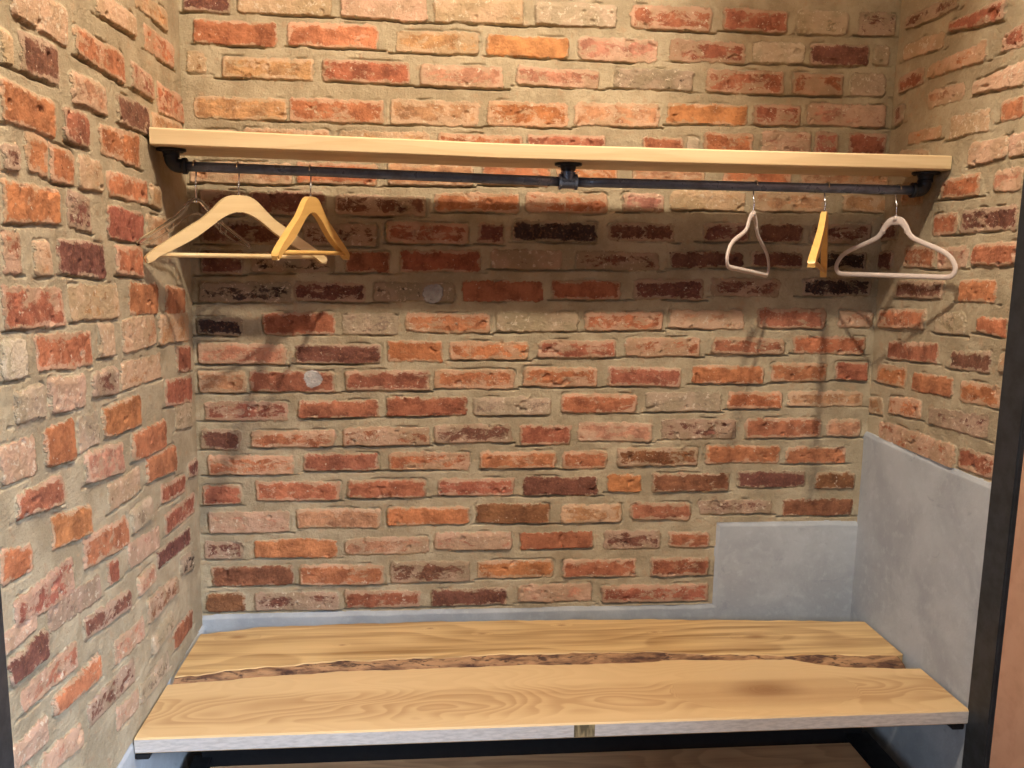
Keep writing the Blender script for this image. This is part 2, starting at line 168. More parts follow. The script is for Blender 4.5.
# ------------------------------------------------------------------ materials
MORTAR_A, MORTAR_B = lin((178, 164, 138)), lin((154, 140, 115))
def brick_material():
    t = NT('old_brick_wall'); co = t.coords()
    a_sd = t.n('ShaderNodeAttribute', attribute_name='sd').outputs['Fac']
    a_col = t.n('ShaderNodeAttribute', attribute_name='bcol').outputs['Color']
    a_w = t.n('ShaderNodeAttribute', attribute_name='bw').outputs['Fac']
    a_seed = t.n('ShaderNodeAttribute', attribute_name='seed').outputs['Fac']
    # every brick gets its own slice of the noise
    sx = t.n('ShaderNodeCombineXYZ'); t.put(sx.inputs[0], t.math('MULTIPLY', a_seed, 7.3)); t.put(sx.inputs[1], t.math('MULTIPLY', a_seed, 3.1)); t.put(sx.inputs[2], t.math('MULTIPLY', a_seed, 5.7))
    ad = t.n('ShaderNodeVectorMath', operation='ADD'); t.link(co, ad.inputs[0]); t.link(sx.outputs[0], ad.inputs[1])
    bc = ad.outputs[0]
    n1 = t.noise(co, 70, 3); n2 = t.noise(co, 260, 2)
    sd = t.math('ADD', a_sd, t.math('ADD', t.math('MULTIPLY', t.math('SUBTRACT', n1, .5), .016), t.math('MULTIPLY', t.math('SUBTRACT', n2, .5), .005)))
    mask = t.step(sd, -.0006, .0022)
    # brick body
    v1 = t.noise(bc, 26, 4, .6); v2 = t.noise(bc, 160, 3, .6)
    body = t.mix(t.step(v1, .3, .7), t.mix(1., a_col, (.62, .55, .52), 'MULTIPLY'), t.mix(1., a_col, (1.22, 1.16, 1.08), 'MULTIPLY'))
    body = t.mix(t.step(v2, .50, .72, 0, .35), body, t.mix(.5, a_col, lin((215, 150, 105))))
    body = t.mix(t.step(t.noise(bc, 95, 3, .7), .62, .76, 0, .8), body, lin((70, 42, 36)))
    # lime / mortar smear on the faces, thicker towards the arrises
    mp = t.n('ShaderNodeMapping'); mp.inputs['Scale'].default_value = (.75, .75, 1.25); t.link(bc, mp.inputs[0])
    w1 = t.noise(mp.outputs[0], 26, 9, .74, .4)
    edge = t.step(sd, .001, .014, .22, 0.)
    thr = t.math('SUBTRACT', .77, t.math('MULTIPLY', a_w, .56))
    wm = t.step(t.math('SUBTRACT', t.math('ADD', w1, edge), thr), -.045, .045)
    wcol = t.mix(t.step(t.noise(bc, 15, 2), .4, .6), t.mix(.35, lin((204, 178, 152)), a_col), t.mix(.3, lin((172, 155, 127)), a_col))
    body = t.mix(t.math('MULTIPLY', wm, .84), body, wcol)
    fl = t.step(t.math('ADD', t.noise(bc, 75, 6, .72), t.math('MULTIPLY', a_w, .14)), .67, .70, 0, .75)
    body = t.mix(fl, body, lin((206, 190, 168)))
    # mortar
    m1 = t.noise(co, 9, 4, .6); m2 = t.noise(co, 120, 4, .7)
    mort = t.mix(t.step(m1, .35, .65), (*MORTAR_A,), (*MORTAR_B,))
    mort = t.mix(t.step(m2, .52, .75, 0, .45), mort, lin((188, 178, 154)))
    mort = t.mix(t.step(t.noise(co, 340, 2, .6), .64, .74, 0, .6), mort, lin((92, 80, 66)))
    mort = t.mix(t.step(t.noise(co, 34, 3, .6), .56, .7, 0, .4), mort, lin((172, 138, 108)))
    c = t.mix(mask, mort, body)
    t.col(c); t.rough(.9); t.b.inputs['Specular IOR Level'].default_value = .25
    h = t.math('ADD', t.math('MULTIPLY', t.noise(co, 220, 5, .7), .9), t.math('MULTIPLY', t.noise(co, 60, 4, .6), 1.1))
    h = t.math('ADD', h, t.math('MULTIPLY', mask, .7))
    t.bump(h, .0038, 1.)
    return t.m
M_BRICK = brick_material()

def plaster_material():
    t = NT('grey_plaster'); co = t.coords()
    n = t.noise(co, 5, 5, .6, .5); n2 = t.noise(co, 38, 4, .6)
    c = t.mix(t.step(n, .32, .68), lin((170, 174, 178)), lin((150, 154, 159)))
    c = t.mix(t.step(n2, .5, .75, 0, .4), c, lin((182, 187, 192)))
    c = t.mix(t.step(t.noise(co, 11, 6, .7, 1.5), .6, .72, 0, .35), c, lin((116, 120, 128)))
    t.col(c); t.rough(.85); t.b.inputs['Specular IOR Level'].default_value = .3
    t.bump(t.math('ADD', t.noise(co, 30, 6, .6), t.math('MULTIPLY', t.noise(co, 200, 3), .25)), .003, .6)
    return t.m
M_PLASTER = plaster_material()

def wood(name, light, dark, yc=0., freq=60., wob=.05, zoff=.06, streak=.5, knots=(), face=None, rough=.45, contrast=.6, central=None):
    """growth rings of a tilted, wobbling trunk cut by the board: straight grain with cathedrals"""
    t = NT(name); co = t.coords()
    sep = t.n('ShaderNodeSeparateXYZ'); t.link(co, sep.inputs[0]); X, Y, Z = sep.outputs
    lowx = t.coords((1.6, 5, 5)); wav = t.noise(lowx, 1.3, 2, .4)
    fine = t.noise(t.coords((3, 30, 30)), 1.6, 3, .5)
    yy = t.math('ADD', t.math('SUBTRACT', Y, yc), t.math('MULTIPLY', t.math('SUBTRACT', fine, .5), .012))
    dep = t.math('ADD', t.math('MULTIPLY', t.math('SUBTRACT', wav, .5), wob*4), zoff)
    dep = t.math('ADD', dep, t.math('MULTIPLY', Z, .6))
    r = t.math('SQRT', t.math('ADD', t.math('MULTIPLY', yy, yy), t.math('MULTIPLY', dep, dep)))
    kmask = None
    for (kx, ky, kr) in knots:
        dx = t.math('MULTIPLY', t.math('SUBTRACT', X, kx), .42); dy = t.math('SUBTRACT', Y, ky)
        d = t.math('SQRT', t.math('ADD', t.math('MULTIPLY', dx, dx), t.math('MULTIPLY', dy, dy)))
        d = t.math('ADD', d, t.math('MULTIPLY', t.math('SUBTRACT', fine, .5), kr*.35))
        f = t.step(d, kr*.25, kr*1.6, 1., 0.)
        mx = t.n('ShaderNodeMix', data_type='FLOAT'); t.link(f, mx.inputs[0]); t.link(r, mx.inputs[2]); t.link(t.math('MULTIPLY', d, .9), mx.inputs[3])
        r = mx.outputs[0]
        core = t.step(d, 0, kr*.9, .75, 0.)
        kmask = core if kmask is None else t.math('MAXIMUM', kmask, core)
    s = t.math('FRACT', t.math('MULTIPLY', r, freq))
    ring = t.math('MULTIPLY', t.step(s, .05, .85), t.step(s, .86, 1.0, 1., 0.))
    ms = t.noise(t.coords((1.1, 60, 60)), 2.2, 5, .7)
    pores = t.noise(t.coords((4, 160, 160)), 3, 3, .7)
    st = t.noise(t.coords((.8, 22, 22)), 1.7, 4, .6)
    f = t.math('ADD', t.math('MULTIPLY', ring, contrast), t.math('MULTIPLY', t.step(st, .42, .72), streak), clamp=True)
    f = t.math('ADD', f, t.math('MULTIPLY', t.math('SUBTRACT', pores, .5), .28), clamp=True)
    f = t.math('ADD', f, t.math('MULTIPLY', t.math('SUBTRACT', ms, .5), .9*streak), clamp=True)
    if central:      # heartwood band
        band = t.step(t.math('ABSOLUTE', t.math('SUBTRACT', yy, central[0])), central[1]*.55, central[1], 1., 0.)
        f = t.math('MULTIPLY', f, t.math('ADD', t.math('MULTIPLY', band, .75), .25))
        f = t.math('ADD', f, t.math('MULTIPLY', band, .22), clamp=True)
    c = t.mix(f, lin(light), lin(dark))
    if kmask is not None:
        c = t.mix(kmask, c, lin((118, 76, 42)))
    if face:
        nb, x0, x1, patch = face
        g = t.n('ShaderNodeNewGeometry'); sn = t.n('ShaderNodeSeparateXYZ'); t.link(g.outputs['Normal'], sn.inputs[0])
        fr = t.step(sn.outputs[1], -.9, -.75, 1., 0.)
        fcol = t.mix(t.step(t.noise(t.coords((14, 60, 60)), 3, 4, .6), .35, .7), lin(nb), lin(tuple(int(v*.88) for v in nb)))
        inb = t.math('MULTIPLY', t.math('GREATER_THAN', X, x0), t.math('LESS_THAN', X, x1))
        fcol = t.mix(inb, fcol, t.mix(t.step(t.noise(t.coords((60, 60, 12)), 1.5, 2), .4, .6), lin(patch), lin((96, 84, 62))))
        c = t.mix(fr, c, fcol)
    t.col(c); t.rough(rough); t.b.inputs['Specular IOR Level'].default_value = .35
    t.bump(t.math('ADD', pores, t.math('MULTIPLY', ring, -.3)), .0006, .5)
    return t.m

M_SHELF = wood('pale_shelf_wood', (220, 196, 156), (194, 164, 120), yc=-.4, freq=40, wob=.02, zoff=.03, streak=.45, contrast=.3)
M_FRONT = wood('ash_plank_wood', (200, 171, 128), (156, 120, 80), yc=-.455, freq=210, wob=.03, zoff=.045, streak=.2, contrast=.4,
               knots=[(1.37, -.44, .06)], face=((200, 190, 182), .905, .95, (150, 132, 98)), central=(0.0, .075))
M_REAR = wood('live_edge_plank_wood', (202, 172, 124), (136, 102, 62), yc=-.35, freq=45, wob=.03, zoff=.03, streak=.62, contrast=.38,
              knots=[(.6, -.075, .007), (.735, -.115, .008), (.95, -.075, .008), (1.19, -.13, .006), (.11, -.1, .016), (1.45, -.17, .02), (.02+.36, -.16, .006)])
M_RACKWOOD = wood('brown_rack_wood', (206, 164, 122), (160, 120, 86), yc=-.4, freq=60, streak=.6, contrast=.4, rough=.5)
M_PALEH = wood('pale_hanger_wood', (214, 190, 146), (196, 166, 120), yc=0, freq=80, wob=.01, zoff=.02, streak=.3, contrast=.25, rough=.35)
M_YELH = wood('yellow_hanger_wood', (216, 174, 104), (196, 150, 82), yc=0, freq=80, wob=.01, zoff=.02, streak=.3, contrast=.25, rough=.3)
M_DOOR = wood('door_wood', (186, 146, 122), (168, 128, 104), yc=0, freq=18, wob=.05, streak=.4, contrast=.3, rough=.5)

def bark_material():
    t = NT('bark_edge'); co = t.coords((5, 16, 16))
    n = t.noise(co, 5, 5, .6, .6); n2 = t.noise(co, 2.2, 4, .6, .3)
    c = t.mix(t.step(n2, .38, .66), lin((156, 120, 86)), lin((84, 56, 40)))
    c = t.mix(t.step(n, .52, .62, 0, .9), c, lin((52, 30, 24)))
    t.col(c); t.rough(.85); t.bump(n, .006, .8); return t.m
M_BARK = bark_material()

def steel(name, rgb, rough, metal=.6):
    t = NT(name); co = t.coords()
    n = t.noise(co, 25, 4, .6)
    t.col(t.mix(t.step(n, .3, .7), lin(rgb), lin(tuple(int(v*.75) for v in rgb)))); t.rough(t.step(n, .3, .7, rough*.85, rough*1.2))
    t.b.inputs['Metallic'].default_value = metal
    t.bump(t.noise(co, 400, 3), .0004, .4)
    return t.m
M_PIPE = steel('reflection_tint_pipe', (112, 126, 152), .3, .35)  # bright bluish base stands in for cool daylight reflected on the pipe
M_FIT = steel('dark_pipe_fitting', (46, 50, 58), .42, .5)
M_BLACK = steel('black_powder_coat', (24, 25, 28), .5, .1)
M_POST = steel('charcoal_post_paint', (44, 48, 54), .5, .1)
M_CHROME = simple('chrome_wire', (205, 205, 210), .18, 1.)
def velvet():
    t = NT('greige_velvet'); co = t.coords()
    t.col(t.mix(t.noise(co, 120, 3), lin((196, 182, 174)), lin((178, 164, 158)))); t.rough(.9)
    t.b.inputs['Sheen Weight'].default_value = .4; t.bump(t.noise(co, 900, 2), .0004, .5); return t.m
M_VELVET = velvet()
def clear():
    t = NT('clear_plastic'); t.col((.96, .97, .98)); t.rough(.06)
    t.b.inputs['Transmission Weight'].default_value = 1.; t.b.inputs['IOR'].default_value = 1.49; return t.m
M_CLEAR = clear()
def floor_mat():
    t = NT('floor_boards'); co = t.coords()
    sep = t.n('ShaderNodeSeparateXYZ'); t.link(co, sep.inputs[0])
    s = t.math('FRACT', t.math('MULTIPLY', sep.outputs[1], 7.))
    g = t.step(s, 0, .03); c = t.mix(t.noise(t.coords((1.5, 30, 1)), 2, 4), lin((120, 96, 74)), lin((92, 70, 52)))
    t.col(t.mix(g, lin((30, 24, 20)), c)); t.rough(.5); return t.m
M_FLOOR = floor_mat()
def ceil_mat():
    t = NT('white_ceiling_paint'); co = t.coords()
    t.col(t.mix(t.noise(co, 4, 4), lin((186, 182, 174)), lin((176, 172, 164)))); t.rough(.9); return t.m
M_CEIL = ceil_mat()

# ------------------------------------------------------------------ brick walls as real relief
PAL = dict(o=(178, 119, 86), y=(188, 137, 92), r=(155, 99, 79), d=(112, 76, 66), t=(178, 140, 106), p=(180, 132, 112),
           g=(138, 126, 106), b=(62, 52, 50), w=(178, 171, 156), n=(130, 90, 66))
def lattice(u, v, seed):
    iu = np.floor(u).astype(np.int64); iv = np.floor(v).astype(np.int64)
    fu = u-iu; fv = v-iv; fu = fu*fu*(3-2*fu); fv = fv*fv*(3-2*fv)
    def h(a, b):
        x = (a*374761393+b*668265263+seed*1442695041) & 0xffffffff
        x = ((x ^ (x >> 13))*1274126177) & 0xffffffff
        return ((x ^ (x >> 16)) & 0xffff)/65535.
    return (h(iu, iv)*(1-fu)+h(iu+1, iv)*fu)*(1-fv)+(h(iu, iv+1)*(1-fu)+h(iu+1, iv+1)*fu)*fv
def fbm(u, v, f, seed, oct=3):
    s = 0; a = 1; tot = 0
    for k in range(oct):
        s = s+a*lattice(u*f+17.3*k, v*f-9.1*k, seed+k*31); tot += a; a *= .5; f *= 2.03
    return s/tot-.5
def sstep(x, a, b):
    t = np.clip((x-a)/(b-a), 0, 1); return t*t*(3-2*t)

def relief_wall(name, data, u0, u1, place, plaster, patches=(), seed=1, du=.0026, grow=0., face=0, wash=0.):
    """data rows: u0 u1 zb0 zt0 zb1 zt1 code (mm). place(U, Z, H) -> xyz; plaster(U, Z) -> positive inside plaster"""
    us = np.linspace(u0, u1, int((u1-u0)/du)+1)
    zs = np.concatenate([np.linspace(ZF, -1.02, 30)[:-1], np.arange(-1.02, .66, .0018), np.linspace(.66, ZC, 240)])
    U, Z = np.meshgrid(us, zs)
    wu = U+.0075*fbm(U, Z, 30, seed)+.003*fbm(U, Z, 140, seed+5, 2)
    wz = Z+.0065*fbm(U, Z, 24, seed+9)+.003*fbm(U, Z, 120, seed+14, 2)
    SD = np.full(U.shape, -.05); C = np.zeros(U.shape+(3,)); BW = np.zeros(U.shape); SE = np.zeros(U.shape)
    HB = np.zeros(U.shape); SB = np.full(U.shape, -.05); ST = np.full(U.shape, -.05)
    C[:] = lin(PAL['t'])
    rr = random.Random(seed)
    for row in data:
        a, b, zb0, zt0, zb1, zt1 = [float(v)/1000 for v in row[:6]]; code = row[6]
        zb0 -= grow; zb1 -= grow; zt0 += grow; zt1 += grow
        i0, i1 = np.searchsorted(us, [a-.02, b+.02]); j0, j1 = np.searchsorted(zs, [min(zb0, zb1)-.02, max(zt0, zt1)+.02])
        if i1 <= i0 or j1 <= j0: continue
        sl = (slice(j0, j1), slice(i0, i1))
        uu = wu[sl]; zz = wz[sl]; t = np.clip((uu-a)/(b-a), 0, 1)
        lo = zz-(zb0*(1-t)+zb1*t); hi = (zt0*(1-t)+zt1*t)-zz
        le = uu-a; ri = b-uu
        # rounded, chipped corners
        dx = np.minimum(le, ri); dz = np.minimum(lo, hi); R = .007+.006*rr.random()
        inner = np.minimum(dx, dz)
        corner = R-np.sqrt(np.maximum(R-dx, 0)**2+np.maximum(R-dz, 0)**2)
        d = np.where((dx < R) & (dz < R), corner, inner)
        col = np.array(lin(PAL[code[0]])); j = rr.uniform(.88, 1.12); col = col*np.array([j, j*rr.uniform(.92, 1.08), j*rr.uniform(.9, 1.1)])
        hb = rr.uniform(-.0015, .0045); tl = rr.uniform(-.02, .02); tv = rr.uniform(-.05, .05); sdr = rr.random()
        zc = (zb0+zt0+zb1+zt1)/4
        m = d > SD[sl]
        for arr, val in ((SD, d), (SB, lo), (ST, hi), (HB, hb+tl*(uu-(a+b)/2)+tv*(zz-zc))):
            arr[sl] = np.where(m, val, arr[sl])
        BW[sl] = np.where(m, min(1., int(code[1])/9.+wash), BW[sl]); SE[sl] = np.where(m, sdr, SE[sl])
        for k in range(3): C[sl+(k,)] = np.where(m, col[k], C[sl+(k,)])
    up = sstep(SD, -.001, .004)                       # brick face
    soft = sstep(ST, -.002, .014)*.55+.45             # mortar feathered over the top arris
    H = .0032*fbm(U, Z, 9, seed+40)+.0045*fbm(U, Z, 2.2, seed+41, 2)*2+.0022*fbm(U, Z, 70, seed+42, 4)
    H = H+up*soft*(.0024+HB)+up*.0022*fbm(U, Z, 160, seed+43, 3)
    # open crack beneath many bricks, here and there beside them
    cr = np.exp(-((SB+.0020)/.0019)**2)*(ST > .01)*sstep(fbm(U, Z, 13, seed+50), -.10, .12)
    cr2 = np.exp(-((SD+.002)/.002)**2)*sstep(fbm(U, Z, 17, seed+51), .08, .2)
    H = H-.012*cr-.005*cr2
    chips = sstep(fbm(U, Z, 45, seed+52, 2), .27, .36)*up
    H = H-.005*chips
    for (pu, pz, pr) in patches:
        d = pr*(1+.5*fbm(U, Z, 40, seed+60))-np.hypot(U-pu, (Z-pz)*1.05); m = d > 0
        SD = np.where(m, np.maximum(SD, .02), SD); BW = np.where(m, 0, BW)
        C[m] = lin((176, 180, 184)); H = np.where(m, .0055, H)
    P = plaster(U+.006*fbm(U, Z, 14, seed+70), Z+.007*fbm(U, Z, 10, seed+71))
    H = np.where(P > 0, .004*sstep(P, 0, .012)+.0025*fbm(U, Z, 6, seed+72)+.0012*fbm(U, Z, 25, seed+73)+.001, H)
    XYZ = np.stack(place(U, Z, H), -1).reshape(-1, 3)
    nz, nu = U.shape
    idx = np.arange(nz*nu).reshape(nz, nu)
    q = np.stack([idx[:-1, :-1], idx[:-1, 1:], idx[1:, 1:], idx[1:, :-1]], -1).reshape(-1, 4)
    if face: q = q[:, ::-1]
    pm = (P[:-1, :-1] > 0).reshape(-1)
    res = []
    for nm, sel, mt in ((name, ~pm, M_BRICK), ('plaster_patch', pm, M_PLASTER)):
        f = q[sel]
        if len(f) == 0: continue
        used, inv = np.unique(f, return_inverse=True)
        me = bpy.data.meshes.new(nm)
        me.vertices.add(len(used)); me.vertices.foreach_set('co', XYZ[used].astype(np.float32).ravel())
        me.loops.add(len(f)*4); me.loops.foreach_set('vertex_index', inv.astype(np.int32).ravel())
        me.polygons.add(len(f)); me.polygons.foreach_set('loop_start', np.arange(0, len(f)*4, 4, dtype=np.int32))
        me.polygons.foreach_set('use_smooth', np.ones(len(f), bool))
        me.update(calc_edges=True); me.validate()
        if mt is M_BRICK:
            for an, ar in (('sd', SD), ('bw', BW), ('seed', SE)):
                at = me.attributes.new(an, 'FLOAT', 'POINT'); at.data.foreach_set('value', ar.ravel()[used].astype(np.float32))
            at = me.attributes.new('bcol', 'FLOAT_COLOR', 'POINT')
            at.data.foreach_set('color', np.concatenate([C.reshape(-1, 3)[used], np.ones((len(used), 1))], 1).astype(np.float32).ravel())
        me.materials.append(mt)
        o = bpy.data.objects.new(nm, me); COL.objects.link(o)
        if res: o.parent = res[0]; o['label'] = 'smooth grey plaster area'
        else: o['kind'] = 'structure'
        res.append(o)
    return res

DATA = {}
for ln in BRICKS.strip().split('\n'):
    k, v = ln.split('=')
    DATA[k] = [r.split() for r in v.split(';')]

mn = np.minimum; mx_ = np.maximum
relief_wall('wall_back', DATA['back'], -.03, W+.03, lambda U, Z, H: (U, -H, Z),
            lambda U, Z: mx_(-.958-Z, mn(U-1.386, -.722-Z)), patches=[(.296, -.322, .023), (.606, -.1, .026)], seed=3)
relief_wall('wall_left', DATA['left'], -1.017, .02, lambda U, Z, H: (H, U, Z),
            lambda U, Z: -.985-Z, seed=17, grow=.007, wash=.04)
relief_wall('wall_right', DATA['right'], -.546, .02, lambda U, Z, H: (W-H, U, Z),
            lambda U, Z: -.466-Z, seed=29, face=1, grow=.001, wash=.04)

# ------------------------------------------------------------------ room shell
bm = bmesh.new(); box(bm, -2.2, 4., -4.2, .05, ZF-.1, ZF); tag(bm_obj('floor', bm, M_FLOOR), kind='structure')
bm = bmesh.new(); box(bm, -2.2, 4., -4.2, .05, ZC, ZC+.1); tag(bm_obj('ceiling', bm, M_CEIL), kind='structure')
bm = bmesh.new(); box(bm, W-.012, W+.06, -.622, -.548, ZF, ZC, .003); tag(bm_obj('trim_1', bm, M_POST), kind='structure')
bm = bmesh.new(); box(bm, -.06, .010, -1.07, -1.018, ZF, ZC, .003); tag(bm_obj('trim_2', bm, M_POST), kind='structure')
bm = bmesh.new(); box(bm, W-.004, W+.045, -1.6, -.623, ZF+.01, ZC-.3, .004)
tag(bm_obj('door_1', bm, M_DOOR), kind='structure')

# ------------------------------------------------------------------ shelf board
def interp(tab, x):
    return float(np.interp(x, [a for a, b in tab], [b for a, b in tab]))
SHT = [(0, .2555), (.3, .250), (.6, .246), (.75, .2435), (1.3, .2440), (1.8, .2455)]
def plank(name, x0, x1, rear, front, ztop, thick, mat, parent=None, n=160, bev=.003, frontdrop=None, rough_rear=0.):
    V = []; F = []
    for i in range(n+1):
        x = x0+(x1-x0)*i/n; zr = ztop(x); yr = rear(x); yf = front(x); t = thick(x) if callable(thick) else thick; b = bev
        ring = [(yr-b, zr), (yf+b, zr), (yf, zr-b), (yf, zr-t+b), (yf+b, zr-t), (yr-b, zr-t), (yr, zr-t+b), (yr, zr-b)]
        V += [(x, y, z) for y, z in ring]
    k = 8
    for i in range(n):
        for j in range(k):
            a = i*k+j; b_ = i*k+(j+1) % k
            F.append((a, b_, b_+k, a+k))
    F.append(tuple(range(k))[::-1]); F.append(tuple(range(n*k, n*k+k)))
    o = new_obj(name, V, F, mat, parent)
    bm = bmesh.new(); bm.from_mesh(o.data); bmesh.ops.recalc_face_normals(bm, faces=bm.faces); bm.to_mesh(o.data); bm.free()
    return o
sh = plank('wall_shelf', .008, W-.006, lambda x: -.098-.018*x/W, lambda x: -.2925, lambda x: interp(SHT, x), lambda x: interp([(0, .0365), (.5, .0335), (1.8, .0325)], x), M_SHELF)
tag(sh, 'long pale wooden shelf board spanning the brick niche near the top', 'shelf')

# ------------------------------------------------------------------ clothes rail of pipe
RY = -.24; RR = .0108
XL, XM, XR = .036, .910, 1.765
def shb(x): return interp(SHT, x)-interp([(0, .0365), (.5, .0335), (1.8, .0325)], x)
ZL, ZM, ZR = .182, .1690, .1700
rail = empty('clothes_rail', (XM, RY, ZM), 'dark steel pipe clothes rail fixed under the wooden shelf', 'clothes rail')
def rz(x): return ZL+(ZM-ZL)*(x-XL)/(XM-XL) if x < XM else ZM+(ZR-ZM)*(x-XM)/(XR-XM)
def child(o, par):
    o.parent = par; o.matrix_parent_inverse = Matrix.Translation(-Vector(par.location)); return o
for xa, xb in ((XL+.02, XM-.018), (XM+.018, XR-.02)):
    bm = bmesh.new()
    sweep(bm, [(xa+(xb-xa)*i/12, RY, rz(xa+(xb-xa)*i/12)) for i in range(13)], RR, 24, up=(0, 1, 0))
    child(bm_obj('pipe', bm, M_PIPE, smooth=True), rail)
def flange(x, zr):
    zt = shb(x)-.0005; bm = bmesh.new()
    lathe(bm, (x, RY, zt), (0, 0, -1), [(0, .031), (.0045, .031), (.0055, .0295), (.0065, .019), (.014, .0165), (.0165, .0165), (.0165, .0125), (zt-zr-.018, .0125)], 36)
    f = child(bm_obj('flange', bm, M_FIT, smooth=False), rail)
    for k in range(4):
        a = math.pi/4+k*math.pi/2; bm = bmesh.new()
        lathe(bm, (x+.0245*math.cos(a), RY+.0245*math.sin(a), zt-.0045), (0, 0, -1), [(0, .0042), (.0022, .0038), (.003, .002)], 10)
        s = bm_obj('screw', bm, M_FIT); s.parent = f
for x, z, sg in ((XL, ZL, 1), (XR, ZR, -1)):
    flange(x, z)
    bm = bmesh.new(); R = .016
    arc = [(x, RY, z+.026)]+[(x+sg*(R-R*math.cos(a)), RY, z+R-R*math.sin(a)) for a in np.linspace(0, math.pi/2, 9)]+[(x+sg*.030, RY, z)]
    sweep(bm, arc, .0152, 20, up=(0, 1, 0))
    lathe(bm, (x+sg*.024, RY, z), (sg, 0, 0), [(0, .0178), (.008, .0178), (.009, .0165)], 24)
    lathe(bm, (x, RY, z+.018), (0, 0, 1), [(0, .0172), (.007, .0172)], 24)
    child(bm_obj('elbow', bm, M_FIT, smooth=True), rail)
flange(XM, ZM)
bm = bmesh.new()
lathe(bm, (XM-.021, RY, ZM), (1, 0, 0), [(0, .0178), (.006, .0178), (.0065, .0152), (.0355, .0152), (.036, .0178), (.042, .0178)], 28)
lathe(bm, (XM, RY, ZM), (0, 0, 1), [(0, .0148), (.017, .0148), (.0172, .0172), (.022, .0172)], 24)
child(bm_obj('tee_joint', bm, M_PIPE), rail)

# ------------------------------------------------------------------ bench
bench_z = -.976; TH = .0345
bench = empty('bench', (.9, -.3, ZF), 'wooden bench of two long planks fitted across the brick niche', 'bench')
RRt = [(.017, -.077), (.154, -.043), (.361, -.036), (.599, -.033), (.842, -.037), (1.171, -.048), (1.528, -.073), (1.78, -.096)]
At = [(.013, -.302), (.198, -.267), (.383, -.245), (.6, -.242), (.822, -.232), (.947, -.236), (1.124, -.24), (1.273, -.257), (1.447, -.275), (1.6, -.281), (1.79, -.294)]
Ct = [(.012, -.335), (.207, -.311), (.389, -.295), (.6, -.293), (.817, -.288), (1.012, -.294), (1.137, -.291), (1.169, -.283), (1.337, -.292), (1.488, -.298), (1.542, -.322), (1.606, -.346), (1.789, -.362)]
Ft = [(.004, -.552), (.256, -.559), (.79, -.553), (1.334, -.554), (1.787, -.56)]
def wob(x, s): return float(.0016*math.sin(x*31+s)+.0012*math.sin(x*67+2*s)+.0008*math.sin(x*143+3*s))
front = plank('front_plank', .007, W-.011, lambda x: interp(Ct, x)+wob(x, 1)*.8, lambda x: -.5555, lambda x: bench_z, TH, M_FRONT, n=240, bev=.0035)
child(front, bench)
rear = plank('rear_plank', .012, W-.014, lambda x: interp(RRt, x)+wob(x, 2), lambda x: interp(At, x)+wob(x, 3)*1.6, lambda x: bench_z, TH, M_REAR, n=240, bev=.002)
child(rear, bench)
V = []; F = []; N = 360; K = 9
for i in range(N+1):
    x = .0125+(W-.030-.0130)*i/N
    ya = interp(At, x)+wob(x, 3)*1.6; yb = min(interp(Ct, x)+.010, ya-.006)+wob(x, 5)
    for k in range(K):
        t = k/(K-1)
        bulge = .004*math.sin(math.pi*t)
        nn = float(fbm(np.array([x*1.]), np.array([t*.05]), 40, 5)[0])*.010*math.sin(math.pi*min(1, t+.1))
        V.append((x, ya+(yb-ya)*t-bulge+nn*.5, bench_z-.002-(TH-.012)*t**1.15+bulge*.4+nn))
    V.append((x, yb+.004, bench_z-TH)); V.append((x, ya+.004, bench_z-TH)); V.append((x, ya+.004, bench_z-.004))
Kt = K+3
for i in range(N):
    for k in range(Kt):
        a = i*Kt+k; b = i*Kt+(k+1) % Kt; F.append((a, b, b+Kt, a+Kt))
F.append(tuple(range(Kt))); F.append(tuple(range(N*Kt, N*Kt+Kt)))
bk = new_obj('bark_edge', V, F, M_BARK, smooth=True); bk['label'] = 'dark live bark edge'
bk.parent = rear
for x0, x1 in ((.006, .034), (W-.045, W-.017)):
    bm = bmesh.new(); box(bm, x0, x1, -.553, -.06, bench_z-TH-.014, bench_z-TH-.0005, .002)
    child(bm_obj('support_bar', bm, M_BLACK), bench)

# ------------------------------------------------------------------ shoe rack under the bench
rack = empty('shoe_rack', (.9, -.3, ZF), 'low black steel shoe rack with a brown wooden shelf under the bench', 'shoe rack')
RX0, RX1 = .036, 1.728; ZT = -1.2
bm = bmesh.new(); box(bm, RX0+.02, RX1-.02, -.268, -.258, ZF+.02, -1.035, .001); child(bm_obj('back_panel', bm, M_BLACK), rack)
for x0, x1 in ((RX0, RX0+.045), (RX1-.066, RX1)):
    bm = bmesh.new(); box(bm, x0, x1, -.53, -.256, ZT-.04, ZT, .003); child(bm_obj('side_rail', bm, M_BLACK), rack)
    for y0 in (-.53, -.296):
        bm = bmesh.new(); box(bm, x0+.003, x1-.003, y0, y0+.04, ZF, ZT-.041, .003); child(bm_obj('leg', bm, M_BLACK), rack)
bm = bmesh.new(); box(bm, RX0+.046, RX1-.067, -.525, -.300, ZT-.03, ZT-.004, .003); child(bm_obj('shelf_board', bm, M_RACKWOOD), rack)

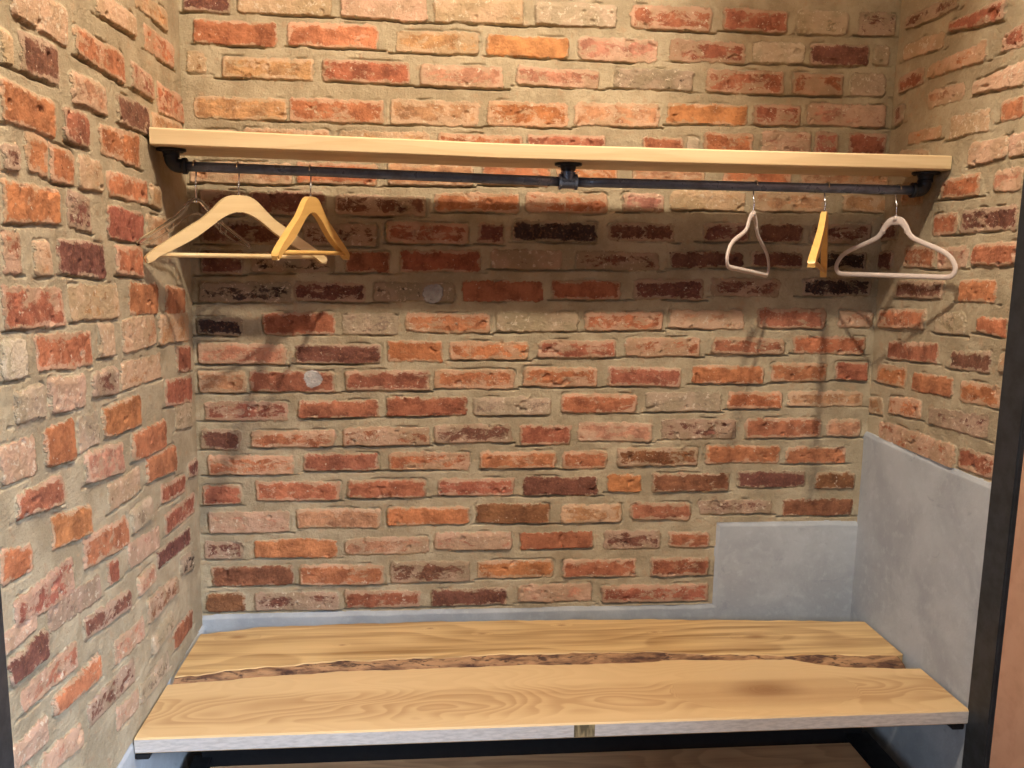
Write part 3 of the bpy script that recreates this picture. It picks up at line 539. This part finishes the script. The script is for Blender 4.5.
# ------------------------------------------------------------------ hangers
def hook(parent, x, mat=M_CHROME, neck=.062, ball=True):
    """wire hook in the plane square to the rail (world YZ); local origin = rail centre"""
    R = RR+.0024
    pts = [(0, 0, -neck-.006), (0, 0, -neck+.01), (0, 0, -.036), (0, .004, -.029)]
    pts += [(0, R*math.sin(a), -R*math.cos(a)) for a in np.linspace(math.radians(48), math.radians(262), 16)]
    bm = bmesh.new(); sweep(bm, catmull(pts, 3), .0017, 8)
    if ball:
        e = pts[-1]; bmesh.ops.create_uvsphere(bm, u_segments=10, v_segments=8, radius=.0026, matrix=Matrix.Translation(e))
    o = bm_obj('hook', bm, mat, parent, smooth=True); o['label'] = 'metal wire hook'
    o.rotation_euler = (0, 0, -parent.rotation_euler.z)
    return o

def hanger_root(name, x, dirx, diry, label, group=None, tilt=0.):
    o = empty(name, (x, RY, rz(x)), label, 'hanger', group)
    o.rotation_euler = (0, tilt, math.atan2(diry, dirx))
    return o

def wooden_hanger(x, dirx, diry, label, mat, half=.205, zs=.9, tilt=0., apex=.058):
    """local x along the shoulders, origin at the rail centre"""
    h = hanger_root('wooden_hanger', x, dirx, diry, label, tilt=tilt)
    top = [(0, 0), (.10, -.002), (.19, -.013), (.30, -.038), (.40, -.058), (.55, -.080), (.72, -.106), (.88, -.130), (.97, -.146), (1.0, -.156)]
    low = [(.985, -.166), (.93, -.163), (.86, -.150), (.70, -.132), (.52, -.110), (.35, -.083), (.22, -.060), (.10, -.045), (0, -.039)]
    T = catmull([(a*half, 0, b*zs-apex) for a, b in top], 4); L = catmull([(a*half, 0, b*zs-apex) for a, b in low], 4)
    out = T+L
    pts = [(p.x, p.z) for p in out]+[(-p.x, p.z) for p in reversed(out)]
    cl = []
    for p in pts:
        if not cl or (abs(p[0]-cl[-1][0])+abs(p[1]-cl[-1][1])) > 1e-4: cl.append(p)
    if abs(cl[0][0]-cl[-1][0])+abs(cl[0][1]-cl[-1][1]) < 1e-4: cl.pop()
    bm = bmesh.new()
    bow = lambda xx: -.006*(xx/half)**2                # contoured shoulders curve forward
    n = len(cl)
    A = [bm.verts.new((p[0], bow(p[0])-.0062-.002*abs(p[0])/half, p[1])) for p in cl]
    B = [bm.verts.new((p[0], bow(p[0])+.0062+.002*abs(p[0])/half, p[1])) for p in cl]
    # build front/back as quads between upper and lower outline
    m = len(T)+len(L)
    fA = bm.faces.new(A); fB = bm.faces.new(B[::-1])
    for i in range(n):
        bm.faces.new((A[i], A[(i+1) % n], B[(i+1) % n], B[i]))
    bmesh.ops.bevel(bm, geom=[e for e in fA.edges]+[e for e in fB.edges], offset=.0025, segments=2, affect='EDGES')
    bmesh.ops.triangulate(bm, faces=[f for f in bm.faces if len(f.verts) > 4])
    o = bm_obj('shoulder', bm, mat, h)
    # trouser bar
    bm = bmesh.new(); zb = -apex-.147*zs; xb = half*.90
    sweep(bm, [(-xb, bow(xb), zb), (-xb*.5, bow(xb)*.98, zb), (0, bow(xb)*.97, zb), (xb*.5, bow(xb)*.98, zb), (xb, bow(xb), zb)], .0052, 12, up=(0, 1, 0))
    bm_obj('trouser_bar', bm, mat, h, smooth=True)
    hook(h, x, neck=apex)
    bm = bmesh.new(); lathe(bm, (0, 0, -apex-.001), (0, 0, 1), [(0, .0042), (.003, .0038), (.004, .002)], 12); 
    c = bm_obj('hook_collar', bm, M_CHROME, h)
    return h

def velvet_hanger(x, dirx, diry, label, half=.2, tilt=0., apex=.052):
    h = hanger_root('velvet_hanger', x, dirx, diry, label, tilt=tilt)
    k = half/.2
    right = [(0, -.004), (.018, -.006), (.034, -.018), (.046, -.034), (.062, -.045), (.100, -.058), (.143, -.071), (.176, -.086), (.193, -.104), (.196, -.118), (.188, -.129), (.170, -.133), (.10, -.133), (0, -.133)]
    pts = right+[(-a, b) for a, b in reversed(right[1:-1])]
    P = catmull([(a*k, 0, b-apex) for a, b in pts], 5, closed=True)
    rad = [.0058+.0045*math.exp(-((p.x/.032)**2))*(1 if p.z > -apex-.05 else 0) for p in P]
    bm = bmesh.new(); sweep(bm, P, rad, 12, closed=True, flat=.0032, up=(0, 1, 0))
    for sg in (-1, 1):       # strap notches
        box(bm, sg*.036*k-.003, sg*.036*k+.003, -.003, .003, -apex-.034, -apex-.020, .001)
    bm_obj('frame', bm, M_VELVET, h, smooth=True)
    bm = bmesh.new(); lathe(bm, (0, 0, -apex-.004), (0, 0, 1), [(0, .0065), (.008, .0055), (.012, .003)], 14); bm_obj('neck', bm, M_VELVET, h, smooth=True)
    hook(h, x, neck=apex)
    return h

def clear_hanger(x, dirx, diry, label, half=.19, apex=.072):
    h = hanger_root('plastic_hanger', x, dirx, diry, label)
    k = half
    arms = [(-1, -.098), (-.93, -.090), (-.86, -.084), (-.6, -.062), (-.35, -.038), (-.2, -.018), (-.1, -.004), (0, 0), (.1, -.004), (.2, -.018), (.35, -.038), (.6, -.062), (.86, -.084), (.93, -.090), (1, -.098)]
    bm = bmesh.new(); P = catmull([(a*k, 0, b-apex) for a, b in arms], 4)
    sweep(bm, P, .0048, 10, flat=.0028, up=(0, 1, 0))
    low = [(-1, -.098), (-.7, -.085), (-.4, -.058), (-.18, -.035), (0, -.026), (.18, -.035), (.4, -.058), (.7, -.085), (1, -.098)]
    sweep(bm, catmull([(a*k*.99, 0, b-apex-.002) for a, b in low], 4), .0022, 8, up=(0, 1, 0))
    for sg in (-1, 1):       # skirt loops
        sweep(bm, catmull([(sg*k*.42, 0, -apex-.050), (sg*k*.42, 0, -apex-.066), (sg*k*.50, 0, -apex-.070), (sg*k*.53, 0, -apex-.062)], 4), .0022, 8, up=(0, 1, 0))
    bm_obj('frame', bm, M_CLEAR, h, smooth=True)
    hook(h, x, neck=apex)
    return h

clear_hanger(.085, .10, .17, 'clear plastic hanger with metal hook, nearest the left wall behind the pale wooden one', half=.165)
wooden_hanger(.177, .82, .572, 'large pale wooden hanger seen broadside at the left end of the rail', M_PALEH, half=.208)
wooden_hanger(.333, .06, .2, 'yellow varnished wooden hanger overlapping the large pale one on the left', M_YELH, half=.190, apex=.055, zs=.84)
velvet_hanger(1.351, -.13, -.19, 'grey velvet hanger turned narrow, left of the edge-on yellow hanger', half=.205, apex=.064, tilt=-.06)
wooden_hanger(1.524, -.113, -.2, 'yellow wooden hanger seen almost edge-on between two grey hangers', M_YELH, half=.182, apex=.055, zs=.86, tilt=-.076)
velvet_hanger(1.700, .38, -.85, 'grey velvet hanger with wide open shape, nearest the right wall', half=.165, apex=.068)

# ------------------------------------------------------------------ lights
def light(name, kind, loc, energy, color, **kw):
    L = bpy.data.lights.new(name, kind); L.energy = energy; L.color = color
    for a, v in kw.items(): setattr(L, a, v)
    o = bpy.data.objects.new(name, L); COL.objects.link(o); o.location = loc; return o
LAMP = (.9, -1.33, 1.52)
light('ceiling_bulb', 'POINT', LAMP, 184, (1., .85, .66), shadow_soft_size=.04)
w2 = light('cool_daylight_fill', 'AREA', (-.9, -3.6, .4), 2.2, (.72, .84, 1.), shape='RECTANGLE', size=.8, size_y=1.0, spread=math.radians(34))  # added cool fill for the low plaster on the right wall
w2.rotation_euler = (Vector((1.7, -.2, -1.0))-Vector(w2.location)).to_track_quat('-Z', 'Y').to_euler()
cl = empty('corner_blocker', (1.16, -1.2, ZC), 'unseen black light blocker hung in front of the niche', 'light blocker')  # added out of view to block the bulb and darken the upper right corner
bm = bmesh.new(); lathe(bm, (1.16, -1.2, ZC-.001), (0, 0, -1), [(0, .05), (.02, .05), (.024, .045)], 28); child(bm_obj('blocker_base', bm, M_BLACK), cl)
bm = bmesh.new(); sweep(bm, [(1.16, -1.2, ZC-.02), (1.15, -1.19, ZC-.06), (1.09, -1.13, ZC-.17)], .008, 12); child(bm_obj('blocker_arm', bm, M_BLACK), cl)
bm = bmesh.new(); lathe(bm, (1.05, -1.10, 1.375), (-.1, .5, -.85), [(-.05, .03), (-.045, .05), (0, .072), (.05, .08), (.05, .072), (.01, .06)], 28); child(bm_obj('blocker_head', bm, M_BLACK), cl)
w = light('cool_daylight_fill', 'AREA', (2.3, -3.2, .5), 12, (.62, .78, 1.), shape='RECTANGLE', size=.9, size_y=1.0, spread=math.radians(36))  # added cool fill, beam narrowed onto the lower left wall and bench
w.rotation_euler = (Vector((.0, -.85, -1.1))-Vector(w.location)).to_track_quat('-Z', 'Y').to_euler()
wd = bpy.data.worlds.new('room_light'); S.world = wd; wd.use_nodes = True
wd.node_tree.nodes['Background'].inputs[0].default_value = (.72, .82, 1., 1)
wd.node_tree.nodes['Background'].inputs[1].default_value = .03

# ------------------------------------------------------------------ camera
cam = bpy.data.cameras.new('camera'); cam.sensor_width = 36; cam.lens = 845.89*36/1024; cam.clip_start = .02
co = bpy.data.objects.new('camera', cam); COL.objects.link(co)
ya, pi_, ro = -0.09362119, 0.15029280, 0.01716520
c, s = math.cos(ya), math.sin(ya)
fw = Vector((-s*math.cos(pi_), c*math.cos(pi_), -math.sin(pi_))); r = Vector((c, s, 0)); u = r.cross(fw)
R = r*math.cos(ro)+u*math.sin(ro); Up = -r*math.sin(ro)+u*math.cos(ro)
M = Matrix((R, Up, -fw)).transposed().to_4x4(); M.translation = (0.60632, -2.19673, 0)
co.matrix_world = M
S.camera = co
S.view_settings.view_transform = 'Standard'; S.view_settings.look = 'None'
S.view_settings.gamma = 1; S.view_settings.use_curve_mapping = False
S.view_settings.exposure = 0.0
